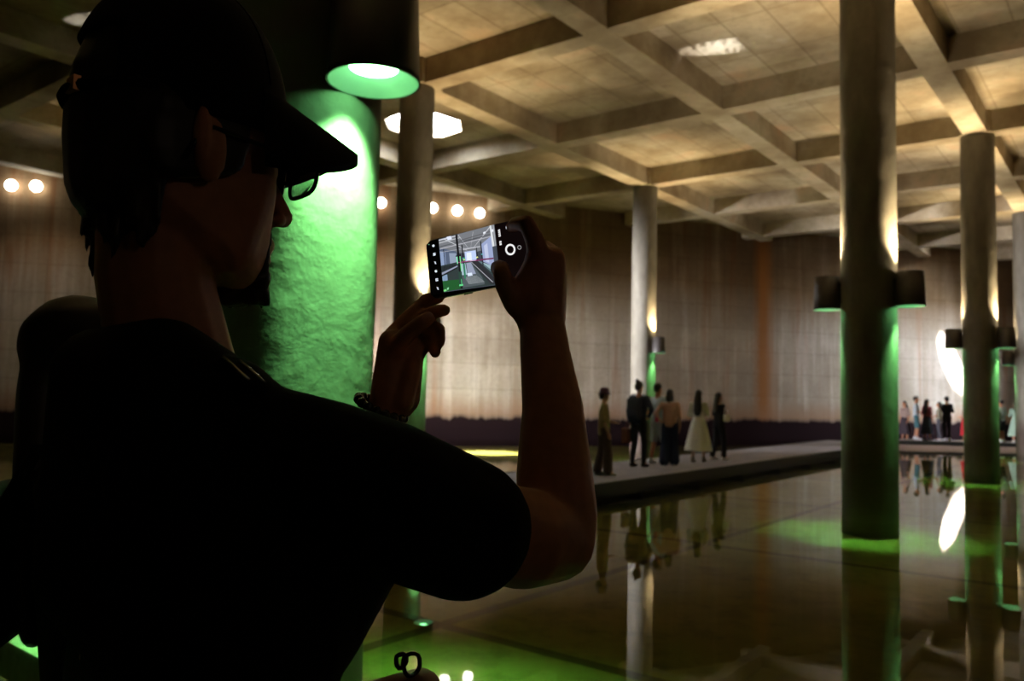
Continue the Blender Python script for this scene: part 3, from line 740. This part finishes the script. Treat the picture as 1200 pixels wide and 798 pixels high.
# t-shirt
M_tee = plain('black_cotton', (.006, .006, .006), .95, var=.2, scale=60, spec=.1)
M_cap = plain('black_twill', (.007, .007, .008), .9, var=.2, scale=90, spec=.12)
bm = bmesh.new()
hull(bm, [(px(300, 508, .672), .0405), (px(262, 470, .72), .04), (px(120, 440, .76), .045), (px(190, 440, .70), .05), (T(0, .12, -.2), .1), (T(0, -.10, -.2), .09), (T(0, -.05, -.05), .05), (T(-.07, 0, -.16), .07)], 18)
chain(bm, [(px(262, 478, .68), .045), (px(300, 508, .672), .042), (px(375, 546, .683), .056), (px(450, 582, .712), .066), (px(542, 619, .768), .0655)], 20)
hull(bm, [(T(0, 0, -.05), .06), (T(0, -.175, -.10), .06), (T(0, 0, -.2), .08)], 14)
chain(bm, [(T(0, -.18, -.10), .06), (Vector((-.30, 1.06, CAMZ-.22)), .056)], 14)
hull(bm, [(px(375, 550, .70), .05), (T(.03, .10, -.2), .09), (px(240, 560, .69), .08), (px(430, 640, .78), .04)], 16)
hull(bm, [(T(0, .09, -.2), .1), (T(0, -.09, -.2), .09), (T(0, .08, -.45), .095), (T(0, -.07, -.45), .09), (T(0.0, 0, -.66), (.125, .160, .03), BM)], 18)
chain(bm, [(T(-.035, 0, -.03), .062), (T(-.03, 0, -.08), .08)], 18)
# soft fabric folds along the sleeve and flank
for a, b, r in [((520, 560, .72), (470, 600, .67), .012), ((560, 600, .735), (500, 640, .67), .011), ((420, 640, .66), (350, 700, .64), .012), ((565, 660, .74), (500, 680, .70), .010)]:
    hull(bm, [(px(*a), r), (px(*b), r*.7)], 10)
fuse('shirt', bm, .005, M_tee, man, 4, .5)
bm = bmesh.new()
hull(bm, [(T(0, .08, -.58), .1), (T(0, -.08, -.58), .1), (T(0, 0, -.60), (.115, .15, .06), BM)], 14)
for s, st in ((1, .05), (-1, -.04)): chain(bm, [(T(0, s*.085, -.6), .1), (T(.02+st, s*.10, -.98), .078), (T(-.02+st, s*.11, -1.34), .06)], 14)
fuse('trousers', bm, .012, cloth((.012, .012, .014)), man, 2)
for s, st in ((1, .05), (-1, -.04)):
    bm = bmesh.new(); hull(bm, [(T(-.04+st, s*.11, -1.40), .045), (T(.14+st, s*.12, -1.415), (.06, .044, .032), BM), (T(-.02+st, s*.11, -1.34), .045)], 12)
    fuse('shoe', bm, .01, cloth((.03, .03, .03)), man, 2)
# hair and goatee
bm = bmesh.new()
hull(bm, [(H(-.004, 0, .05), (.091, .0785, .098), HM)], 18)
hull(bm, [(H(-.034, 0, .02), (.062, .082, .07), HM), (H(-.046, 0, -.03), (.046, .066, .045), HM)], 18)
hull(bm, [(H(-.044, 0, -.03), (.042, .064, .045), HM), (H(-.030, 0, -.082), (.028, .045, .02), HM)], 16)
for s in (1, -1): hull(bm, [(H(.022, s*.072, .02), (.018, .008, .045), HM), (H(-.03, s*.074, 0), (.03, .008, .04), HM)], 10)
random.seed(3)
for k in range(46):
    a = random.uniform(-1.5, 1.5); u0 = random.uniform(-.09, .01)
    p = H(-.034-(.050+.30*u0)*math.cos(a), (.068+.2*u0)*math.sin(a), u0); q = p + (-HF*math.cos(a)*.006+HR*math.sin(a)*.004) + UZ*-random.uniform(.018, .035)
    hull(bm, [(p, .0075), (q, .0022)], 6)
fuse('hair', bm, .0035, M_hair, man, 2, .4)
bm = bmesh.new()
hull(bm, [(H(.084, .02, -.106), .012), (H(.084, -.02, -.106), .012), (H(.088, 0, -.118), .013), (H(.062, 0, -.124), .013)], 10)
for k in range(30):
    p = H(.08+random.uniform(-.012, .014), random.uniform(-.022, .022), -.122); hull(bm, [(p, .005), (p+HF*.004-UZ*random.uniform(.008, .014), .002)], 6)
for s in (1, -1): hull(bm, [(H(.098, s*.006, -.056), .004), (H(.090, s*.024, -.062), .004)], 6); hull(bm, [(H(.090, s*.024, -.062), .004), (H(.086, s*.026, -.105), .005)], 6)
fuse('beard', bm, .003, M_hair, man, 2, .4)
# cap
cap = empty('baseball_cap', H(0, 0, .06)); cap.parent = None
tag(cap, 'black baseball cap with a curved peak worn by the man with the phone', 'cap')
bm = bmesh.new(); seg, rows = 60, 22; R3 = (.101, .0865, .125)
rings = []
for i in range(rows):
    ph = (math.pi/2+.22)*(1-i/(rows-1)); row = []
    for k in range(seg):
        a = 2*math.pi*k/seg; ca, sa = math.cos(a), math.sin(a); cp = math.sin(ph)
        f = R3[0]*ca*cp; r = R3[1]*sa*cp; u = R3[2]*math.cos(ph)
        panel = 1+.004*abs(math.sin(a*3))
        if ca < -.55 and .02 < u < .05: panel *= 1.0
        row.append(bm.verts.new(H(f*panel+.006, r*panel, u*panel+.052)))
    rings.append(row)
for a_, b_ in zip(rings, rings[1:]):
    for k in range(seg):
        a = 2*math.pi*(k+.5)/seg; i = rings.index(a_)
        if math.cos(a) < -.78 and 2 <= i <= 6: continue     # opening over the back strap
        bm.faces.new((a_[k], a_[(k+1) % seg], b_[(k+1) % seg], b_[k]))
bmesh.ops.recalc_face_normals(bm, faces=bm.faces)
bmesh.ops.solidify(bm, geom=bm.faces[:], thickness=.0035)
frombm('crown', bm, M_cap, cap, True)
bm = bmesh.new(); nu, nv = 24, 10; top_, bot_ = [], []
for i in range(nu+1):
    w_ = (i/nu*2-1); r = w_*.082; rowt, rowb = [], []
    fb = .108*math.sqrt(max(0, 1-(r/.098)**2))-.014; ln = .100*math.sqrt(max(0, 1-abs(w_)**3.4))+.004
    for j in range(nv+1):
        t = j/nv; u = .074 - .022*t - (.016+.034*t)*w_*w_ - .007*t*t
        rowt.append(bm.verts.new(H(fb+ln*t, r, u+.0055))); rowb.append(bm.verts.new(H(fb+ln*t, r, u-.0055)))
    top_.append(rowt); bot_.append(rowb)
for i in range(nu):
    for j in range(nv):
        bm.faces.new((top_[i][j], top_[i+1][j], top_[i+1][j+1], top_[i][j+1])); bm.faces.new((bot_[i][j+1], bot_[i+1][j+1], bot_[i+1][j], bot_[i][j]))
    bm.faces.new((top_[i][nv], top_[i+1][nv], bot_[i+1][nv], bot_[i][nv])); bm.faces.new((bot_[i][0], bot_[i+1][0], top_[i+1][0], top_[i][0]))
for i in (0, nu):
    for j in range(nv): bm.faces.new((top_[i][j], top_[i][j+1], bot_[i][j+1], bot_[i][j]))
bmesh.ops.recalc_face_normals(bm, faces=bm.faces)
frombm('peak', bm, M_cap, cap, True)
bm = bmesh.new(); tube(bm, [H(.006-.102*math.cos(a), .087*math.sin(a), .052-.012) for a in [q*.1-1.0 for q in range(21)]], .006, 8); frombm('back_strap', bm, M_cap, cap, True)
bm = bmesh.new(); box(bm, H(-.097, .014, .041), (.006, .018, .013), HM); b = frombm('strap_buckle', bm, plain('brass_buckle', (.75, .38, .2), .35, 1), cap); b['label'] = 'small coppery strap buckle'
bm = bmesh.new(); hull(bm, [(H(.006, 0, .180), (.008, .008, .003))], 10); frombm('top_button', bm, M_cap, cap, True)
for a in (0, math.pi/3, -math.pi/3, 2*math.pi/3, -2*math.pi/3):
    bm = bmesh.new(); tube(bm, [H(R3[0]*1.002*math.cos(a)*math.sin(p)+.006, R3[1]*1.002*math.sin(a)*math.sin(p), R3[2]*1.004*math.cos(p)+.052) for p in [.12+q*.1 for q in range(14)]], .0011, 5)
    frombm('seam', bm, plain('seam_thread_highlight', (.10, .10, .09), .6) if a == 0 else M_cap, cap, True)  # front seam thread greyer than the others: its highlight is in the colour
localise(cap)
# glasses
gl = empty('glasses', H(.10, 0, 0)); tag(gl, 'black rectangular-framed glasses on the face of the man in the cap', 'glasses')
M_fr = plain('black_acetate', (.01, .01, .01), .25)
mg = N('spectacle_glass'); mg.t.nodes.remove(mg.b)
g_ = mg.n('ShaderNodeBsdfAnisotropic'); g_.inputs['Roughness'].default_value = .02; t_ = mg.n('ShaderNodeBsdfTransparent'); t_.inputs[0].default_value = (.8, .85, .82, 1)
f_ = mg.n('ShaderNodeFresnel', i_IOR=1.6); x_ = mg.n('ShaderNodeMixShader'); mg.l(f_.outputs[0], x_.inputs[0]); mg.l(t_.outputs[0], x_.inputs[1]); mg.l(g_.outputs[0], x_.inputs[2]); mg.l(x_.outputs[0], mg.out.inputs[0])
for s in (1, -1):
    P = []
    for k in range(32):
        a = 2*math.pi*k/32; ca, sa = math.cos(a), math.sin(a); e = .55
        rr = math.copysign(abs(ca)**e, ca)*.0265; uu = math.copysign(abs(sa)**e, sa)*.0205*(1 if sa > 0 else 1-.10*ca*s)
        P.append(H(.123-.05*abs(rr*s+.034)**1.0*.35+.18*uu*0 - uu*-.12, s*.033+rr*.95, .003+uu*1.03))
    bm = bmesh.new(); tube(bm, P, .0022, 8, True); frombm('rim', bm, M_fr, gl, True)
    bm = bmesh.new(); bm.faces.new([bm.verts.new(p) for p in P]); bmesh.ops.solidify(bm, geom=bm.faces[:], thickness=.0012); frombm('lens', bm, mg.m, gl)
    bm = bmesh.new(); tube(bm, [H(.113, s*.061, .008), H(.108, s*.071, .009), H(.05, s*.078, .010), H(-.005, s*.0865, .012), H(-.02, s*.086, -.004), H(-.028, s*.084, -.02)], .0024, 6); frombm('temple', bm, M_fr, gl, True)
bm = bmesh.new(); tube(bm, [H(.120, -.009, .0), H(.124, 0, .004), H(.120, .009, .0)], .002, 6); frombm('bridge', bm, M_fr, gl, True)
localise(gl)
# shoulder strap with a two-bar slider, watch band
st = empty('shoulder_strap', px(285, 440, .68)); tag(st, 'black bag strap over the near shoulder with two glossy green-lit edges', 'strap')
M_shine = plain('glossy_trim', (.35, .38, .35), .18, .9)
for q, (a, b) in enumerate([((261, 418, .64), (292, 446, .63)), ((281, 423, .652), (311, 449, .642))]):
    bm = bmesh.new(); tube(bm, [px(*a), px(a[0]+10, a[1]+8.5, a[2]), px(b[0]-8, b[1]-7, b[2]), px(*b)], .0014, 8); frombm('slider_bar', bm, M_shine, st, True)['label'] = 'bright metal slider bar'
bm = bmesh.new()
hull(bm, [(px(262, 424, .645), .004), (px(293, 452, .635), .004), (px(281, 430, .655), .004), (px(309, 455, .645), .004)], 8); frombm('webbing', bm, M_tee, st, True)
localise(st)
br = empty('bracelet', px(446, 480, 1.03)); tag(br, 'black beaded bracelet on the left wrist under the phone', 'bracelet')
ax = (px(453, 470, 1.03)-Vector((-.27, 1.10, CAMZ-.27))).normalized(); e1 = ax.cross(Vector((0, 1, 0))).normalized(); e2 = ax.cross(e1)
c0 = px(447, 478, 1.03); me = None
for k in range(16):
    a = 2*math.pi*k/16; p = c0+(e1*math.cos(a)+e2*math.sin(a))*.031+ax*.004*math.sin(a)
    if me is None:
        bm = bmesh.new(); hull(bm, [((0, 0, 0), .0068)], 10); o = frombm('bead', bm, plain('black_beads', (.02, .02, .02), .2), br, True); me = o.data
    else: o = bpy.data.objects.new('bead', me); COL.objects.link(o); o.parent = br
    o.location = p
localise(br)
# cuff of the left sleeve below the bracelet is part of the man
bm = bmesh.new(); chain(bm, [(Vector((-.27, 1.10, CAMZ-.27)), .05), (px(440, 515, 1.04), .042)], 14); hull(bm, [(Vector((-.27, 1.10, CAMZ-.27)), .05), (Vector((-.30, 1.06, CAMZ-.22)), .056)], 14)
fuse('sleeve', bm, .006, M_tee, man, 3)
localise(man)
# pouch and cord loops at the front of the belly
po = empty('waist_pouch', px(492, 800, .80)); tag(po, 'small brown pouch with black cord loops at the bottom edge before the man', 'pouch')
bm = bmesh.new(); hull(bm, [(px(492, 812, .80), (.022, .03, .022)), (px(450, 822, .80), (.03, .03, .02))], 16); fuse('pouch', bm, .004, plain('brown_leather', (.22, .08, .04), .6), po, 2)
bm = bmesh.new(); tube(bm, [px(445, 815, .80)]+[T(.105*math.cos(a), .15*math.sin(a), -.385) for a in (.9, .5, 0, -.5, -1.0, -1.6)], .006, 6); frombm('belt', bm, M_tee, po, True)
for cx_, cy_, rr in [(470, 774, .005), (482, 778, .008)]:
    bm = bmesh.new(); c_ = px(cx_, cy_, .79); tube(bm, [c_+Vector((math.cos(q*.4)*rr, .003*math.sin(q), math.sin(q*.4)*rr*1.3)) for q in range(16)], .0022, 6, True); frombm('cord_loop', bm, M_fr, po, True)
localise(po)
# ------------------------------------------------------------------ phone
ph = empty('smartphone', px(503, 317, 1.03)); tag(ph, 'black smartphone held sideways, its camera screen showing the hall', 'phone')
pa = Vector((.90, -.40, .150)).normalized(); pn = Vector((-.50, -.86, 0)); pn = (pn-pa*pn.dot(pa)).normalized(); pu = pa.cross(pn)
if pu.z < 0: pu = -pu
PL, PH = .145, .0755
P0 = px(503.5, 317, 1.025)
def Q(u, v, d=0): return P0 + pa*(u*PL) + pu*((v-.5)*PH) + pn*d
def rrect(u0, u1, v0, v1, r, d, n=6):
    out = []
    for cu, cv, a0 in ((u1-r, v1-r*PL/PH, 0), (u0+r, v1-r*PL/PH, 90), (u0+r, v0+r*PL/PH, 180), (u1-r, v0+r*PL/PH, 270)):
        for k in range(n+1):
            a = math.radians(a0+90*k/n); out.append(Q(cu+r*math.cos(a), cv+r*PL/PH*math.sin(a), d))
    return out
bm = bmesh.new(); loops = [[bm.verts.new(p) for p in rrect(-i/PL, 1+i/PL, -i/PH, 1+i/PH, .07, d)] for i, d in ((-.0015, .0045), (0, .003), (0, -.004), (-.0015, -.0055))]
bm.faces.new(loops[0]); bm.faces.new(loops[-1][::-1])
for a_, b_ in zip(loops, loops[1:]):
    for k in range(len(a_)): bm.faces.new((a_[k], a_[(k+1) % len(a_)], b_[(k+1) % len(b_)], b_[k]))
frombm('case', bm, plain('black_phone_case', (.008, .008, .009), .4), ph)
bm = bmesh.new(); a_ = rrect(.012, .988, .025, .975, .055, .0047); b_ = rrect(.012, .988, .025, .975, .055, .0051)
va, vb = [bm.verts.new(p) for p in a_], [bm.verts.new(p) for p in b_]; bm.faces.new(vb)
for k in range(len(va)): bm.faces.new((va[k], va[(k+1) % len(va)], vb[(k+1) % len(vb)], vb[k]))
frombm('glass', bm, plain('black_screen_glass', (.004, .004, .005), .12), ph)
# picture on the screen, drawn from coloured facets; coordinates in the pixel grid of a close view
def uv(x, y):
    yb = 712-(x-350)*.105; yt = 108-(x-105)*.120
    if x < 140: pass
    return (x-105)/1045.0, (yb-y)/(yb-yt)
polys = []
def pg(pts, c): polys.append((pts, c))
L_, Rr_ = 248, 812
pg([(L_, 108), (Rr_, 22), (Rr_, 660), (L_, 680)], (.06, .07, .09))
pg([(L_, 108), (Rr_, 22), (Rr_, 250), (560, 300), (L_, 250)], (.20, .21, .23))
pg([(L_, 200), (415, 262), (415, 415), (L_, 430)], (.10, .13, .20))
pg([(L_, 240), (300, 250), (300, 430), (L_, 440)], (.28, .36, .55))
pg([(340, 270), (410, 280), (410, 400), (340, 405)], (.30, .36, .48))
pg([(495, 275), (605, 272), (605, 378), (495, 385)], (.55, .66, .95))
pg([(512, 290), (560, 288), (560, 372), (512, 376)], (.85, .92, 1.0))
pg([(665, 215), (770, 140), (770, 470), (665, 400)], (.34, .40, .62))
pg([(690, 235), (725, 210), (725, 420), (690, 400)], (.55, .6, .8))
for a, b, w0, w1, c in [((250, 150), (470, 118), 10, 8, (.55, .57, .6)), ((250, 190), (640, 140), 8, 6, (.08, .09, .1)), ((250, 215), (770, 145), 9, 7, (.5, .5, .55)), ((300, 110), (520, 260), 12, 5, (.6, .62, .66)),
                ((450, 90), (540, 250), 12, 5, (.62, .64, .7)), ((600, 70), (560, 240), 12, 5, (.66, .66, .7)), ((770, 40), (590, 240), 14, 5, (.6, .6, .64)), ((250, 250), (660, 235), 6, 6, (.4, .42, .48)),
                ((480, 175), (770, 120), 9, 9, (.09, .09, .1)), ((455, 150), (780, 90), 10, 10, (.12, .12, .13)), ((250, 120), (430, 95), 8, 8, (.75, .78, .85)), ((470, 250), (650, 240), 5, 5, (.75, .75, .8))]:
    pg([(a[0], a[1]-w0/2), (b[0], b[1]-w1/2), (b[0], b[1]+w1/2), (a[0], a[1]+w0/2)], c)
pg([(L_, 395), (410, 375), (605, 372), (770, 470), (770, 655), (L_, 672)], (.035, .05, .05))
pg([(430, 392), (545, 390), (640, 560), (660, 640), (430, 655)], (.09, .11, .12))
pg([(440, 400), (490, 395), (500, 520), (440, 520)], (.40, .55, .62)); pg([(500, 396), (548, 394), (585, 520), (505, 525)], (.32, .36, .48))
pg([(500, 505), (545, 503), (550, 535), (503, 537)], (.75, .85, 1))
for k in range(9): pg([(470+k*4, 545+k*9), (590+k*9, 540+k*9), (592+k*9, 543+k*9), (472+k*4, 549+k*9)], (.35, .38, .4))
pg([(L_, 560), (420, 560), (430, 660), (L_, 676)], (.02, .11, .03)); pg([(L_, 500), (300, 495), (300, 560), (L_, 560)], (.24, .34, .5))
pg([(548, 392), (605, 375), (770, 600), (770, 655), (715, 640)], (.03, .03, .035)); pg([(548, 392), (556, 391), (745, 628), (735, 630)], (.35, .36, .4))
pg([(605, 374), (770, 470), (770, 560)], (.12, .18, .2)); pg([(650, 405), (740, 450), (740, 500)], (.35, .5, .55))
pg([(L_, 470), (412, 412), (412, 425), (L_, 495)], (.30, .33, .45)); pg([(L_, 495), (412, 425), (412, 436), (L_, 512)], (.01, .01, .01))
for k in range(11): pg([(258+k*13, 408-k*1.2), (266+k*13, 406-k*1.2), (266+k*13, 455-k*4), (258+k*13, 460-k*4)], (.015, .015, .02))
for x0, x1, y0, y1 in ((421, 442, 84, 660), (470, 482, 200, 400), (658, 668, 185, 440), (612, 620, 245, 385), (285, 293, 225, 400)): pg([(x0, y0), (x1, y0-2), (x1, y1), (x0, y1)], (.01, .01, .012))
pg([(466, 400), (486, 400), (484, 560), (468, 560)], (.04, .22, .12)); pg([(415, 480), (448, 480), (446, 640), (410, 640)], (.03, .07, .05))
for x0, x1, y0, y1, c in ((410, 420, 318, 395, (.25, .9, .5)), (441, 450, 318, 470, (.2, .8, .3)), (404, 424, 305, 318, (.02, .02, .02)), (438, 456, 295, 318, (.02, .02, .02)), (468, 492, 335, 352, (.05, .3, .25)), (474, 492, 350, 368, (.55, .8, .3)), (604, 622, 342, 356, (.8, .85, .3)), (655, 670, 318, 328, (.1, .5, .5)),
                       (410, 448, 615, 632, (.15, .8, .3)), (432, 440, 560, 620, (.1, .5, .2)), (420, 560, 378, 384, (.5, .12, .3)), (590, 770, 372, 388, (.18, .03, .1)), (540, 600, 376, 382, (.8, .5, .8))): pg([(x0, y0), (x1, y0-1), (x1, y1-1), (x0, y1)], c)
pg([(250, 655), (275, 650), (280, 668), (252, 674)], (.25, .8, .25)); pg([(285, 640), (305, 632), (300, 655), (283, 660)], (.3, .75, .4))
pg([(330, 95), (375, 88), (385, 125), (340, 130)], (.8, .85, 1)); pg([(765, 30), (782, 28), (792, 250), (770, 255)], (.75, .78, .8)); pg([(795, 30), (806, 28), (806, 250), (797, 250)], (.4, .42, .45))
# side bars with the camera controls
pg([(118, 150), (L_, 112), (L_, 684), (118, 700)], (.0005, .0005, .0005)); pg([(812, 22), (1110, -10), (1110, 620), (812, 662)], (.004, .002, .002))
for k, y in enumerate((172, 265, 357, 448, 541, 633)):
    s = 13; c = (.75, .85, .95)
    if k % 3 == 0: pg([(190+s*math.cos(q*.785), y+s*1.1*math.sin(q*.785)) for q in range(8)][::-1], c)
    elif k % 3 == 1: pg([(178, y-14), (204, y-16), (204, y-4), (178, y-2)], c); pg([(178, y+2), (204, y), (204, y+13), (178, y+15)], c)
    else: pg([(180, y-16), (200, y-10), (196, y+2), (204, y+16), (186, y+10), (188, y)], c)
pg([(142, 150), (150, 149), (150, 157), (142, 158)], (.3, .8, .5))
for y in (85, 105, 125, 145): pg([(842, y), (862, y-3), (862, y+12), (842, y+15)], (.85, .85, .85))
for y in (208, 232): pg([(842, y), (862, y-3), (862, y+16), (842, y+19)], (.85, .85, .85))
pg([(697, 90), (722, 86), (722, 106), (697, 110)], (.85, .88, .95)); pg([(772, 78), (798, 70), (798, 96), (780, 104)], (.85, .88, .95))
def ringp(cx, cy, r0, r1, c, n=24):
    for k in range(n):
        a, b = 2*math.pi*k/n, 2*math.pi*(k+1)/n
        pg([(cx+r0*math.cos(a), cy+r0*1.25*math.sin(a)), (cx+r0*math.cos(b), cy+r0*1.25*math.sin(b)), (cx+r1*math.cos(b), cy+r1*1.25*math.sin(b)), (cx+r1*math.cos(a), cy+r1*1.25*math.sin(a))], c)
ringp(938, 74, 12, 20, (.8, .85, .9), 10); ringp(938, 308, 32, 48, (.9, .9, .9)); ringp(1025, 297, 14, 18, (.5, .5, .5), 12)
bm = bmesh.new(); cl = bm.loops.layers.float_color.new('Col')
for q, (pts, c) in enumerate(polys):
    f = bm.faces.new([bm.verts.new(Q(*uv(*p), .0053+q*.0000035)) for p in pts])
    for lp in f.loops: lp[cl] = (*c, 1)
    f.normal_update()
    if f.normal.dot(pn) < 0: f.normal_flip()
me = bpy.data.meshes.new('screen_picture'); bm.to_mesh(me); bm.free()
ms = N('lit_screen'); at_ = ms.n('ShaderNodeVertexColor'); at_.layer_name = 'Col'
ms.b.inputs['Base Color'].default_value = (0, 0, 0, 1); ms.b.inputs['Roughness'].default_value = .3; ms.l(at_.outputs[0], ms.b.inputs['Emission Color']); ms.b.inputs['Emission Strength'].default_value = .5
link('screen_picture', me, ms.m, ph)['label'] = 'lit camera view of columns, ceiling beams and water'
bm = bmesh.new(); box(bm, Q(.35, -.02), (.0012, .0012, .012), Matrix((pn, pu, pa)).transposed()); frombm('side_button', bm, M_fr, ph)
localise(ph)
